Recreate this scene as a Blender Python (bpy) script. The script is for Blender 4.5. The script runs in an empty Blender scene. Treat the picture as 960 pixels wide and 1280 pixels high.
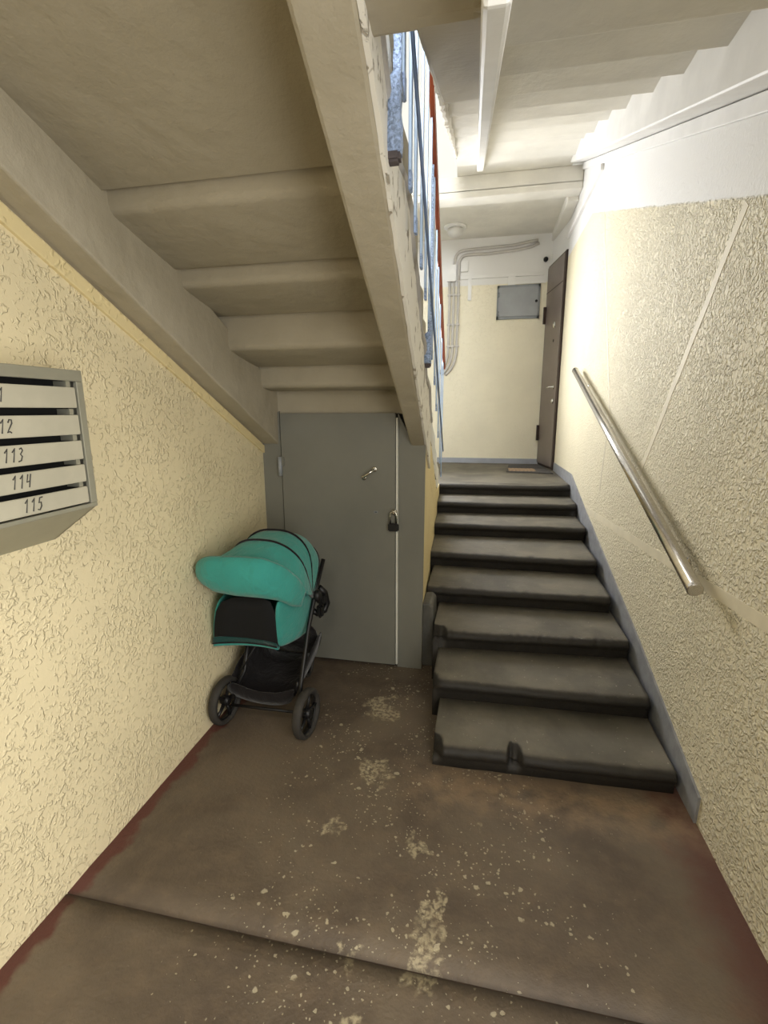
import bpy, bmesh, math, random
from mathutils import Vector, Matrix, noise
random.seed(7)
S = bpy.context.scene
COL = S.collection
R = math.radians

# ---------------------------------------------------------------- camera, world, lights, exposure
H = 1.68
cam_d = bpy.data.cameras.new('camera')
cam = bpy.data.objects.new('camera', cam_d); COL.objects.link(cam)
PITCH, YAW, ROLL, F = R(11.8), R(11.6), R(-0.2), 605.0
fw = Vector((-math.sin(YAW)*math.cos(PITCH), math.cos(YAW)*math.cos(PITCH), -math.sin(PITCH)))
rt = Vector((math.cos(YAW), math.sin(YAW), 0)); up = rt.cross(fw)
rt2 = math.cos(ROLL)*rt+math.sin(ROLL)*up; up2 = -math.sin(ROLL)*rt+math.cos(ROLL)*up
m = Matrix((rt2, up2, -fw)).transposed().to_4x4(); m.translation = (0, 0, H)
cam.matrix_world = m
cam_d.sensor_fit = 'VERTICAL'; cam_d.sensor_height = 24.0
cam_d.lens = F/1280*24.0
cam_d.clip_start = 0.02
S.camera = cam
S.view_settings.view_transform = 'Standard'; S.view_settings.look = 'None'
S.view_settings.gamma = 1.0; S.view_settings.use_curve_mapping = False
S.view_settings.exposure = 0.0
W = bpy.data.worlds.new('world'); S.world = W; W.use_nodes = True
W.node_tree.nodes['Background'].inputs[0].default_value = (0.75, 0.85, 1.0, 1)
W.node_tree.nodes['Background'].inputs[1].default_value = 1.0
S.cycles.max_bounces = 10; S.cycles.diffuse_bounces = 7

def area(name, loc, target, sx, sy, power, color):
    d = bpy.data.lights.new(name, 'AREA'); d.shape = 'RECTANGLE'; d.size = sx; d.size_y = sy
    d.energy = power; d.color = color
    o = bpy.data.objects.new(name, d); COL.objects.link(o); o.location = loc
    o.rotation_euler = (Vector(target)-Vector(loc)).to_track_quat('-Z', 'Y').to_euler()
    return o
# daylight through an added landing window (left wall), the upper stair window and the entrance behind the camera
lw_ = area('landing_fill_light', (-1.30, 6.40, 2.75), (0.92, 3.2, 2.3), 1.3, 1.6, 94, (0.98, 0.98, 1.0))  # added fill for the landing and right wall, set at a made-up window
lw_.data.spread = R(128)     # narrowed so the added light doesn't flood the nearest wall
area('upper_daylight', (-0.1, -1.7, 4.7), (-0.1, 5.0, 3.4), 2.0, 1.8, 420, (0.95, 0.98, 1.0))
ed_ = area('entrance_daylight', (1.02, -.25, 1.35), (-1.4, 1.0, .55), 1.3, 1.9, 43, (1.0, 0.97, 0.90))
ed_.data.spread = R(140)
area('lobby_fill_light', (-0.45, -0.15, 2.38), (-0.40, -0.13, 0.0), 0.45, 0.45, 20, (1.0, 0.95, 0.86))  # added fill over the lobby to lift the walls; no fitting there

# ---------------------------------------------------------------- helpers
def link(name, me, parent=None):
    o = bpy.data.objects.new(name, me); COL.objects.link(o)
    if parent is not None: o.parent = parent
    return o
def obj(name, bm, mat, parent=None, smooth=False):
    """bm is in world coordinates; parents sit unrotated, so subtract their location."""
    off = Vector((0, 0, 0)); p = parent
    while p is not None: off += p.location; p = p.parent
    if off.length > 0: bmesh.ops.translate(bm, verts=bm.verts, vec=-off)
    bmesh.ops.recalc_face_normals(bm, faces=bm.faces)
    me = bpy.data.meshes.new(name); bm.to_mesh(me); bm.free()
    if smooth:
        for f in me.polygons: f.use_smooth = True
    me.materials.append(mat)
    return link(name, me, parent)
def thing(name, label, cat, loc, group=None):
    o = link(name, None); o.location = loc; o.empty_display_size = 0.1
    o['label'] = label; o['category'] = cat
    if group: o['group'] = group
    return o
def tag(o, label, cat, group=None):
    o['label'] = label; o['category'] = cat
    if group: o['group'] = group
    return o
def struct(o):
    o['kind'] = 'structure'; return o
def root(name, loc=(0, 0, 0)):
    o = link(name, None); o.location = loc; o['kind'] = 'structure'; return o
def BM(): return bmesh.new()
def box(bm, x0, x1, y0, y1, z0, z1, bev=0):
    g = bmesh.ops.create_cube(bm, size=1)
    for v in g['verts']:
        v.co = ((x0+x1)/2+v.co.x*(x1-x0), (y0+y1)/2+v.co.y*(y1-y0), (z0+z1)/2+v.co.z*(z1-z0))
    if bev:
        es = list({e for v in g['verts'] for e in v.link_edges})
        bmesh.ops.bevel(bm, geom=es, offset=bev, segments=2, affect='EDGES')
def hexa(bm, pts):
    """8 points: bottom ring of four, top ring of four"""
    v = [bm.verts.new(p) for p in pts]
    for f in ((3,2,1,0),(4,5,6,7),(0,1,5,4),(1,2,6,5),(2,3,7,6),(3,0,4,7)):
        bm.faces.new([v[i] for i in f])
def prism(bm, poly, axis, a0, a1):
    """poly of 2D points extruded along axis ('x': (y,z), 'y': (x,z), 'z': (x,y))"""
    def P(p, a):
        return {'x': (a, p[0], p[1]), 'y': (p[0], a, p[1]), 'z': (p[0], p[1], a)}[axis]
    A = [bm.verts.new(P(p, a0)) for p in poly]; B = [bm.verts.new(P(p, a1)) for p in poly]
    n = len(poly)
    bm.faces.new(A[::-1]); bm.faces.new(B)
    for i in range(n): bm.faces.new((A[i], A[(i+1) % n], B[(i+1) % n], B[i]))
def tube(bm, pts, r, n=10, cap=True, radii=None):
    pts = [Vector(p) for p in pts]; rings = []
    t = (pts[1]-pts[0]).normalized()
    a = t.orthogonal().normalized()
    for i, p in enumerate(pts):
        if i == 0: d = pts[1]-pts[0]
        elif i == len(pts)-1: d = pts[-1]-pts[-2]
        else: d = (pts[i+1]-p).normalized()+(p-pts[i-1]).normalized()
        d.normalize(); a = (a-d*a.dot(d)).normalized(); b = d.cross(a)
        rr = radii[i] if radii else r
        rings.append([bm.verts.new(p+a*rr*math.cos(2*math.pi*k/n)+b*rr*math.sin(2*math.pi*k/n)) for k in range(n)])
    for i in range(len(rings)-1):
        for k in range(n):
            bm.faces.new((rings[i][k], rings[i][(k+1) % n], rings[i+1][(k+1) % n], rings[i+1][k]))
    if cap: bm.faces.new(rings[0][::-1]); bm.faces.new(rings[-1])
def bez(p0, p1, p2, n=8):
    p0, p1, p2 = Vector(p0), Vector(p1), Vector(p2)
    return [(1-t)**2*p0+2*t*(1-t)*p1+t*t*p2 for t in [i/n for i in range(n+1)]]
def cyl(bm, c, d, r, L, n=20, r2=None):
    d = Vector(d).normalized(); c = Vector(c)
    tube(bm, [c-d*L/2, c+d*L/2], r, n, True, [r, r2 if r2 else r])
def lathe(bm, c, axis, prof, n=28):
    axis = Vector(axis).normalized(); a = axis.orthogonal().normalized(); b = axis.cross(a); c = Vector(c)
    rings = [[bm.verts.new(c+axis*h+(a*math.cos(2*math.pi*k/n)+b*math.sin(2*math.pi*k/n))*max(r, 1e-4)) for k in range(n)] for r, h in prof]
    for i in range(len(rings)-1):
        for k in range(n): bm.faces.new((rings[i][k], rings[i][(k+1) % n], rings[i+1][(k+1) % n], rings[i+1][k]))
    bm.faces.new(rings[0][::-1]); bm.faces.new(rings[-1])
def grid(bm, rows, thick=0.0):
    V = [[bm.verts.new(p) for p in r] for r in rows]
    for i in range(len(V)-1):
        for j in range(len(V[0])-1):
            bm.faces.new((V[i][j], V[i][j+1], V[i+1][j+1], V[i+1][j]))
def solid(o, t, off=-1, sub=0):
    if sub:
        s = o.modifiers.new('sub', 'SUBSURF'); s.levels = sub; s.render_levels = sub
    s = o.modifiers.new('solid', 'SOLIDIFY'); s.thickness = t; s.offset = off
    return o
def bevel(o, w, seg=2):
    s = o.modifiers.new('bevel', 'BEVEL'); s.width = w; s.segments = seg; s.limit_method = 'ANGLE'; s.angle_limit = R(35)
    return o
def nz(x, y=0., z=0.): return noise.noise(Vector((x, y, z)))

# ---------------------------------------------------------------- materials
def lin(c):
    return tuple((v/12.92 if v <= .04045 else ((v+.055)/1.055)**2.4) for v in [q/255 for q in c])+(1,)
class NT:
    def __init__(s, name, rough=0.7, metal=0.0, spec=0.4):
        s.m = bpy.data.materials.new(name); s.m.use_nodes = True; s.t = s.m.node_tree
        s.b = s.t.nodes['Principled BSDF']
        s.b.inputs['Roughness'].default_value = rough; s.b.inputs['Metallic'].default_value = metal
        s.b.inputs['Specular IOR Level'].default_value = spec
        g = s.n('ShaderNodeNewGeometry'); s.pos = g.outputs['Position']; s._sep = None
    def n(s, t, **k):
        q = s.t.nodes.new(t)
        for a, b in k.items(): setattr(q, a, b)
        return q
    def set(s, sock, v):
        if hasattr(v, 'is_output') and v.is_output: s.t.links.new(v, sock)
        elif v is not None: sock.default_value = v
    def xyz(s):
        if not s._sep:
            s._sep = s.n('ShaderNodeSeparateXYZ'); s.t.links.new(s.pos, s._sep.inputs[0])
        return s._sep.outputs
    def math(s, op, a, b=0.0, c=None, clamp=False):
        q = s.n('ShaderNodeMath', operation=op); q.use_clamp = clamp
        s.set(q.inputs[0], a); s.set(q.inputs[1], b)
        if c is not None: s.set(q.inputs[2], c)
        return q.outputs[0]
    def noise(s, scale, detail=3, dist=0.0, rough=0.55, vec=None, stretch=None):
        q = s.n('ShaderNodeTexNoise'); q.inputs['Scale'].default_value = scale; q.inputs['Detail'].default_value = detail
        q.inputs['Distortion'].default_value = dist; q.inputs['Roughness'].default_value = rough
        v = vec or s.pos
        if stretch:
            mp = s.n('ShaderNodeMapping'); mp.inputs['Scale'].default_value = stretch; s.t.links.new(v, mp.inputs[0]); v = mp.outputs[0]
        s.t.links.new(v, q.inputs['Vector']); return q.outputs['Fac']
    def ramp(s, f, lo, hi, smooth=True):
        q = s.n('ShaderNodeMapRange'); q.interpolation_type = 'SMOOTHSTEP' if smooth else 'LINEAR'
        s.set(q.inputs[0], f); s.set(q.inputs[1], lo); s.set(q.inputs[2], hi)
        return q.outputs[0]
    def mix(s, f, a, b):
        q = s.n('ShaderNodeMix', data_type='RGBA'); s.set(q.inputs[0], f); s.set(q.inputs[6], a); s.set(q.inputs[7], b)
        return q.outputs[2]
    def color(s, v): s.set(s.b.inputs['Base Color'], v); return s
    def bump(s, h, dist=0.005, strength=1.0, prev=None):
        q = s.n('ShaderNodeBump'); q.inputs['Distance'].default_value = dist; q.inputs['Strength'].default_value = strength
        s.set(q.inputs['Height'], h)
        if prev is not None: s.t.links.new(prev, q.inputs['Normal'])
        s.t.links.new(q.outputs[0], s.b.inputs['Normal']); return q.outputs[0]

def simple(name, col, rough=.6, metal=0., var=.12, scale=6., bump=0., bscale=80., spec=.4):
    t = NT(name, rough, metal, spec); c = lin(col)
    a = tuple(v*(1-var) for v in c[:3])+(1,); b = tuple(min(1, v*(1+var)) for v in c[:3])+(1,)
    t.color(t.mix(t.ramp(t.noise(scale, 4), .3, .7), a, b))
    if bump: t.bump(t.noise(bscale, 3), bump)
    return t.m

YEL = lin((226, 212, 168)); CREAM = lin((234, 222, 188)); WHITE = lin((226, 225, 222))
def plaster(name, yellow, relief, lo, hi, split, scale=34., smooth_y=None, patchy=.06):
    t = NT(name, .62, 0, .35)
    x, y, z = t.xyz()
    ed = t.math('MULTIPLY', t.math('SUBTRACT', t.noise(5, 3), .5), .018)
    white = None
    if split is not None:
        a, b, top = split
        line = t.math('MINIMUM', t.math('ADD', t.math('MULTIPLY', y, b), a), top)
        white = t.ramp(t.math('ADD', t.math('SUBTRACT', z, line), ed), -.008, .008)
    fine = t.math('SUBTRACT', t.noise(scale, 1.5, 1.0, .5), t.math('MULTIPLY', t.ramp(t.noise(4.2, 3), .62, .34), patchy))
    worm = t.ramp(fine, lo, hi)
    big = t.ramp(t.noise(1.6, 3), .3, .7)
    grit = t.noise(240, 2)
    d = tuple(v*.93 for v in yellow[:3])+(1,)
    yc = t.mix(big, d, yellow)
    h = t.math('ADD', worm, t.math('MULTIPLY', grit, .05))
    if smooth_y:
        k = t.ramp(y, smooth_y[0], smooth_y[1]); k = t.math('SUBTRACT', 1.0, t.math('MULTIPLY', k, .8)); h = t.math('MULTIPLY', h, k)
    if white is not None:
        col = t.mix(white, yc, WHITE); h = t.math('MULTIPLY', h, t.math('SUBTRACT', 1.0, t.math('MULTIPLY', white, .92)))
    else: col = yc
    t.color(col); t.bump(h, relief)
    return t.m
M = {}
M['wall_left'] = plaster('wall_left_plaster', lin((228, 214, 176)), 0.0042, .44, .72, (2.96, -.4958, 9), 52., None, .10)
M['wall_right'] = plaster('wall_right_plaster', lin((230, 221, 192)), .0095, .36, .68, (1.70, .3375, 3.50), 52., (2.8, 6.8))
M['wall_far'] = plaster('wall_far_plaster', lin((236, 229, 206)), .0022, .5, .66, (3.42, 0, 9), 34.)
M['wall_plain'] = plaster('wall_upper_plaster', lin((232, 230, 224)), .001, .5, .7, None)
M['side_yellow'] = plaster('stair_side_plaster', lin((228, 210, 160)), .0022, .5, .66, None, 30.)
M['strip'] = simple('smooth_plaster_strip', (218, 209, 183), .6, 0, .05, 9, .0004, 60)
M['white'] = simple('white_limewash', (224, 221, 212), .75, 0, .06, 3, .0022, 26)
M['white2'] = simple('white_paint', (228, 227, 224), .5, 0, .04, 6, .0006, 60)
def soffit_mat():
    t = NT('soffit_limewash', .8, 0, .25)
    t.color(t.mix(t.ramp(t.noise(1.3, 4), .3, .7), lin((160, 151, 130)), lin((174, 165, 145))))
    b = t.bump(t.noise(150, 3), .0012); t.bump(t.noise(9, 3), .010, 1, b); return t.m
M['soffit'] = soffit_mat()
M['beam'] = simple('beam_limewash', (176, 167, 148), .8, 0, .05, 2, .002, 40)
def chipped():
    t = NT('chipped_whitewash', .8, 0, .25)
    n1 = t.noise(14, 6, .6); f = t.ramp(n1, .60, .64)
    t.color(t.mix(f, lin((226, 222, 212)), lin((168, 160, 146)))); t.bump(t.math('SUBTRACT', 1.0, f), .003); return t.m
M['chipped'] = chipped()
def concrete_step(dark=False):
    t = NT('step_paint', .62, 0, .42)
    x, y, z = t.xyz()
    n1 = t.noise(2.2, 5, .4); n2 = t.noise(38, 4); 
    c = t.mix(t.ramp(n1, .3, .7), lin((84, 80, 71)), lin((112, 107, 95)))
    worn = t.math('MULTIPLY', t.ramp(t.noise(5, 5), .48, .72), .45)
    c = t.mix(worn, c, lin((126, 119, 105)))
    sp = t.ramp(t.noise(60, 2, .2), .70, .74)
    c = t.mix(t.math('MULTIPLY', sp, .4), c, lin((190, 182, 166)))
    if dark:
        at = t.n('ShaderNodeAttribute', attribute_name='shade_blend'); w = t.ramp(t.math('ADD', at.outputs['Fac'], t.math('MULTIPLY', t.math('SUBTRACT', t.noise(16, 4), .5), .35)), 0.05, .75)  # shade painted in: risers, nose fronts and chip hollows blend to near-black
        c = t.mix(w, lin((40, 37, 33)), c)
    t.color(c); t.bump(t.math('ADD', n2, t.math('MULTIPLY', t.noise(8, 3), 1.5)), .003)
    return t.m
M['step'] = concrete_step()
STAINS = [(-.13, 1.21, .045, .12), (-.10, 1.34, .03, .09), (-.30, .93, .06, .05), (-.36, 1.15, .035, .05), (-.44, 1.95, .08, .10), (-.52, 2.45, .10, .12), (-.55, 1.6, .05, .05), (-.2, 1.6, .05, .06), (.1, .85, .04, .03)]
def floor_mat():
    t = NT('worn_floor_paint', .60, 0, .40)
    x, y, z = t.xyz()
    base = t.mix(t.ramp(t.noise(1.7, 5, .5), .32, .68), lin((80, 69, 58)), lin((106, 94, 79)))
    base = t.mix(t.math('MULTIPLY', t.ramp(t.noise(14, 5), .4, .75), .5), base, lin((112, 96, 78)))
    # reddish old border paint along both walls
    jit = t.math('MULTIPLY', t.math('SUBTRACT', t.noise(7, 4), .5), .16)
    redL = t.ramp(t.math('ADD', x, jit), -1.325, -1.355)
    redR = t.math('MULTIPLY', t.ramp(t.math('ADD', x, t.math('MULTIPLY', jit, 1.6)), .72, .90), .8)
    red = t.math('MAXIMUM', redL, redR)
    base = t.mix(red, base, lin((88, 52, 45)))
    # worn pale flecks where people walk
    cx = t.math('SUBTRACT', 1.0, t.math('ABSOLUTE', t.math('DIVIDE', t.math('ADD', x, .22), 1.15)), clamp=True)
    path = t.ramp(cx, 0.05, .75)
    fl = None
    for sc_, big_ in ((19., .21), (40., .24), (75., .26)):
        vo = t.n('ShaderNodeTexVoronoi'); vo.inputs['Scale'].default_value = sc_
        mp = t.n('ShaderNodeVectorMath', operation='ADD'); t.t.links.new(t.pos, mp.inputs[0])
        nn = t.n('ShaderNodeTexNoise'); nn.inputs['Scale'].default_value = sc_*1.6; nn.inputs['Detail'].default_value = 3
        t.t.links.new(t.pos, nn.inputs['Vector']); sv = t.n('ShaderNodeVectorMath', operation='SCALE'); sv.inputs['Scale'].default_value = .7/sc_
        t.t.links.new(nn.outputs['Color'], sv.inputs[0]); t.t.links.new(sv.outputs[0], mp.inputs[1]); t.t.links.new(mp.outputs[0], vo.inputs['Vector'])
        cs = t.n('ShaderNodeSeparateColor'); t.t.links.new(vo.outputs['Color'], cs.inputs[0])
        lim = t.math('SUBTRACT', 1.02, t.math('MULTIPLY', t.math('MULTIPLY', path, t.ramp(t.noise(3.1, 3), .30, .58)), .52))
        rad = t.math('MULTIPLY', t.ramp(cs.outputs[0], lim, t.math('ADD', lim, .25), False), big_)
        d_ = t.ramp(t.math('SUBTRACT', rad, vo.outputs['Distance']), -.02, .05)
        d_ = t.math('MULTIPLY', d_, t.ramp(rad, .0, .05))
        fl = d_ if fl is None else t.math('MAXIMUM', fl, d_)
    np_ = t.noise(4.6, 6, .5, .7); patch = t.ramp(t.math('SUBTRACT', np_, t.math('SUBTRACT', .73, t.math('MULTIPLY', path, .09))), 0, .07)
    patch = t.math('MULTIPLY', patch, t.ramp(t.noise(46, 3), .40, .60))
    nd = t.noise(75, 2, .3); dots = t.ramp(nd, .735, .76)
    c = t.mix(t.math('MULTIPLY', patch, .62), base, lin((176, 162, 132)))
    c = t.mix(t.math('MULTIPLY', fl, .55), c, lin((196, 186, 158)))
    c = t.mix(t.math('MULTIPLY', t.math('MULTIPLY', dots, path), .8), c, lin((206, 198, 176)))
    wx = t.math('ADD', x, t.math('MULTIPLY', t.math('SUBTRACT', t.noise(9, 5), .5), .30)); wy = t.math('ADD', y, t.math('MULTIPLY', t.math('SUBTRACT', t.noise(8.3, 5, .3), .5), .34))
    st_ = None
    for (sx, sy, ra, rb) in STAINS:
        q = t.math('ADD', t.math('POWER', t.math('DIVIDE', t.math('SUBTRACT', wx, sx), ra), 2.0), t.math('POWER', t.math('DIVIDE', t.math('SUBTRACT', wy, sy), rb), 2.0))
        q = t.ramp(q, 1.0, .25); st_ = q if st_ is None else t.math('MAXIMUM', st_, q)
    st_ = t.math('MULTIPLY', st_, t.ramp(t.noise(52, 4, .3), .36, .62))
    c = t.mix(t.math('MULTIPLY', st_, .72), c, lin((180, 168, 138)))
    dirt = t.ramp(t.math('ABSOLUTE', t.math('SUBTRACT', t.math('ADD', y, t.math('MULTIPLY', jit, .06)), 1.155)), .022, .0)
    c = t.mix(t.math('MULTIPLY', dirt, .55), c, lin((52, 42, 34)))
    # sandy bare strip in front of the first step
    foot = t.math('MULTIPLY', t.ramp(t.math('ABSOLUTE', t.math('SUBTRACT', t.math('ADD', y, jit), 1.93)), .20, .02), t.ramp(x, -.45, -.1))
    c = t.mix(t.math('MULTIPLY', foot, t.math('MULTIPLY', t.ramp(t.noise(11, 5), .3, .65), .55)), c, lin((148, 124, 98)))
    t.color(c)
    t.bump(t.math('ADD', t.math('MULTIPLY', t.noise(6, 4), 2.0), t.math('SUBTRACT', t.noise(60, 3), t.math('MULTIPLY', fl, .4))), .0035)
    return t.m
M['floor'] = floor_mat()
M['joint'] = simple('dark_joint', (58, 46, 36), .8, 0, .2, 20, .002, 60)
M['grey_paint'] = simple('grey_door_paint', (117, 116, 107), .42, 0, .05, 3, .0004, 200, .5)
M['grey_edge'] = simple('pale_flange', (206, 206, 196), .4, 0, .05, 6)
M['plinth'] = simple('grey_blue_plinth_paint', (140, 142, 146), .5, 0, .14, 14, .0008, 90)
M['stub'] = simple('dark_grey_paint', (84, 83, 78), .55, 0, .12, 14, .002, 60)
M['plinth2'] = simple('far_plinth_paint', (158, 162, 172), .5, 0, .06, 8)
M['steel'] = simple('brushed_steel', (200, 197, 194), .24, 1.0, .05, 40, 0)
M['chrome'] = simple('chrome', (210, 208, 200), .15, 1.0, .03, 40)
M['mail_body'] = simple('mailbox_metal', (168, 166, 150), .42, .55, .06, 5, .0002, 300)
M['mail_door'] = simple('mailbox_door_paint', (184, 179, 160), .4, .15, .06, 7, .0002, 200)
M['pencil'] = simple('pencil_grey', (62, 60, 56), .7, 0, .1)
M['black'] = simple('black_plastic', (18, 17, 18), .45, 0, .2, 20)
M['dark'] = simple('dark_interior', (18, 18, 17), .9, 0, .1)
M['rubber'] = simple('grey_black_rubber', (50, 47, 43), .75, 0, .15, 30, .0005, 200)
def fabric(name, c, s=.0006):
    t = NT(name, .85, 0, .2); c = lin(c)
    t.color(t.mix(t.ramp(t.noise(5, 4), .3, .7), tuple(v*.88 for v in c[:3])+(1,), c))
    t.b.inputs['Sheen Weight'].default_value = .2
    b = t.bump(t.noise(500, 2), s); t.bump(t.noise(13, 3, .6), .012, 1, b); return t.m
M['teal'] = fabric('teal_canvas', (58, 146, 136))
M['teal_dark'] = fabric('dark_teal_canvas', (24, 66, 62))
M['pram_black'] = fabric('black_canvas', (19, 15, 16))
M['mesh'] = simple('black_mesh', (12, 13, 14), .9, 0, .05, 20)
M['door2'] = simple('grey_brown_door_veneer', (118, 106, 98), .35, 0, .07, 4, 0, 80, .5)
M['door_edge'] = simple('dark_brown_frame', (52, 36, 30), .5, 0, .15, 8)
M['cab'] = simple('grey_cabinet_paint', (150, 153, 156), .4, .1, .06, 5)
M['cab_edge'] = simple('cabinet_frame_paint', (132, 136, 140), .45, .1, .08, 9)
M['conduit'] = simple('painted_conduit', (190, 186, 180), .5, 0, .05, 10)
M['lamp'] = simple('lamp_glass', (206, 204, 198), .3, 0, .03)
M['rail_red'] = simple('red_brown_handrail', (150, 74, 46), .45, 0, .12, 12)
def lumpy(name, c, amp, sc):
    t = NT(name, .45, 0, .5); cc = lin(c); n1 = t.noise(sc, 4, .5)
    t.color(t.mix(t.ramp(n1, .36, .62), tuple(v*.55 for v in cc[:3])+(1,), cc)); t.bump(n1, amp); return t.m
M['blue_lump'] = lumpy('lumpy_blue_paint', (176, 198, 236), .010, 110)
M['blue'] = simple('pale_blue_paint', (186, 208, 232), .4, 0, .06, 10)
M['blue_edge'] = simple('blue_grey_paint', (122, 140, 172), .45, 0, .1, 10)
M['mud'] = simple('grime', (92, 84, 84), .8, 0, .2, 30)
M['step_line'] = simple('grey_line', (176, 172, 168), .7, 0, .1, 14, .001, 50)
M['mat_pale'] = simple('doormat_pale', (176, 150, 124), .9, 0, .1, 40, .002, 150)
M['mat_dark'] = simple('doormat_dark', (84, 82, 82), .9, 0, .15, 40, .002, 150)
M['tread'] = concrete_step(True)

# ---------------------------------------------------------------- setting
XL, XR, YF, ZL = -1.396, .922, 7.5, .90
SOFL = lambda y: 2.9245-.49584*y         # underside plane of the left flight's stringers
SOFR = lambda y: 1.9437+.37922*y         # underside plane of the right flight's stringers
SIDE = lambda y: -.209-.047*y            # well face of the left flight

# floor: two screeds with an open joint between them
fl = root('floor')
for k, (y0, y1) in enumerate(((-2.6, 1.152), (1.158, 7.6))):
    bm = BM(); nx, ny = 60, 60
    yend = min(y1, 7.6)
    rows = []
    for j in range(ny+1):
        y = y0+(yend-y0)*j/ny
        rows.append([(XL-.08+(XR-XL+.16)*i/nx, y, (0.004*nz(1.3*i/8, 1.3*y)+.0025*nz(i/3., y*6.) if (0 < j < ny) else 0)) for i in range(nx+1)])
    grid(bm, rows)
    o = obj('floor_slab', bm, M['floor'], fl, True)
    if o.data.polygons[0].normal.z < 0: o.data.flip_normals()
    solid(o, .06, -1)
bm = BM(); box(bm, XL-.05, XR+.05, 1.12, 1.19, -.08, -.003); obj('floor_joint', bm, M['joint'], fl)

def wallbox(name, mat, *b):
    bm = BM(); box(bm, *b); return struct(obj(name, bm, mat))
wl = root('wall_left')
def lw(y0, y1, z0, z1):
    bm = BM(); box(bm, XL-.2, XL, y0, y1, z0, z1); obj('plaster', bm, M['wall_left'], wl)
# opening for the added, unseen landing window (y 5.7-7.1, z 1.9-3.6)
lw(-2.6, 5.7, -.05, 7.0); lw(5.7, 7.1, -.05, 1.9); lw(5.7, 7.1, 3.6, 7.0); lw(7.1, YF+.2, -.05, 7.0)
w1 = root('added_window_1')  # unseen window, made up as an opening for the landing light
bm = BM(); 
for b in ((5.7, 5.76, 1.9, 3.6), (7.04, 7.1, 1.9, 3.6), (5.76, 7.04, 1.9, 1.96), (5.76, 7.04, 3.54, 3.6), (6.37, 6.43, 1.96, 3.54)):
    box(bm, XL-.17, XL-.11, b[0], b[1], b[2], b[3])
obj('window_frame', bm, M['white2'], w1)
gl = NT('window_glass', .05); gl.b.inputs['Transmission Weight'].default_value = 1.0; gl.color((.95, .97, 1, 1))
bm = BM(); box(bm, XL-.143, XL-.137, 5.76, 7.04, 1.96, 3.54); obj('pane', bm, gl.m, w1)

wr = root('wall_right')
DY0, DY1, DZ = 6.74, 7.5, 3.60
# street entrance in this wall, beside the photographer (y -0.95 .. 0.45)
for b in ((-2.6, -.95, -.05, 7.0), (-.95, .45, 2.35, 7.0), (.45, DY0, -.05, 7.0)):
    bm = BM(); box(bm, XR, XR+.25, *b); obj('plaster', bm, M['wall_right'], wr)
bm = BM(); hexa(bm, [(XR, DY0, DZ), (XR+.25, DY0, DZ), (XR+.25, YF+.2, DZ), (.80, YF+.2, DZ), (XR, DY0, 7.0), (XR+.25, DY0, 7.0), (XR+.25, YF+.2, 7.0), (.80, YF+.2, 7.0)])
obj('lintel', bm, M['wall_right'], wr)
bm = BM(); box(bm, XR+.12, XR+.25, DY0, YF+.2, .6, DZ); obj('recess_back', bm, M['door_edge'], wr)
# smooth filled chases in the rough plaster
def strip(pts, w, t=.0018):
    bm = BM(); rows_l, rows_r = [], []
    n = len(pts)
    L = []
    for i, (y, z) in enumerate(pts):
        a = pts[max(0, i-1)]; b = pts[min(n-1, i+1)]
        d = Vector((b[0]-a[0], b[1]-a[1])).normalized(); p = Vector((-d.y, d.x))*w/2
        L.append(((y+p.x, z+p.y), (y-p.x, z-p.y)))
    for i in range(n-1):
        (a0, a1), (b0, b1) = L[i], L[i+1]
        q = [(XR-t, *a0), (XR-t, *b0), (XR-t, *b1), (XR-t, *a1), (XR+.01, *a0), (XR+.01, *b0), (XR+.01, *b1), (XR+.01, *a1)]
        hexa(bm, q)
    return obj('plaster_strip', bm, M['strip'], wr)
def wob(p, q, n, a):
    return [(p[0]+(q[0]-p[0])*i/n+a*nz(i*.7, p[0]), p[1]+(q[1]-p[1])*i/n+a*nz(i*.7, p[1]+9)) for i in range(n+1)]
strip(wob((2.22, 2.43), (3.15, 1.30), 12, .012), .046)
strip(wob((4.80, 3.31), (4.02, 1.70), 10, .01)+wob((4.0, 1.64), (4.1, 1.05), 5, .005), .035, .0015)
strip(wob((4.62, .80), (1.45, 1.01), 14, .008), .05)

wf = root('wall_far')
bm = BM(); box(bm, XL-.1, XR+.25, YF, YF+.2, .7, 7.0); obj('plaster', bm, M['wall_far'], wf)
bm = BM(); box(bm, XL, .80, YF-.012, YF, ZL, ZL+.075); struct(obj('baseboard_far', bm, M['plinth2']))
# wall behind the photographer: entrance opening below, stair window above
wb = root('wall_back')
for b in ((XL-.2, XR+.25, -.05, 3.7), (XL-.2, -1.1, 3.7, 5.7), (.9, XR+.25, 3.7, 5.7), (XL-.2, XR+.25, 5.7, 7.0)):
    bm = BM(); box(bm, b[0], b[1], -2.75, -2.55, b[2], b[3]); obj('plaster', bm, M['wall_plain'], wb)
bm = BM(); box(bm, XL-.2, XR+.25, -2.75, YF+.2, 7.0, 7.2); struct(obj('ceiling', bm, M['wall_plain']))

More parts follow.
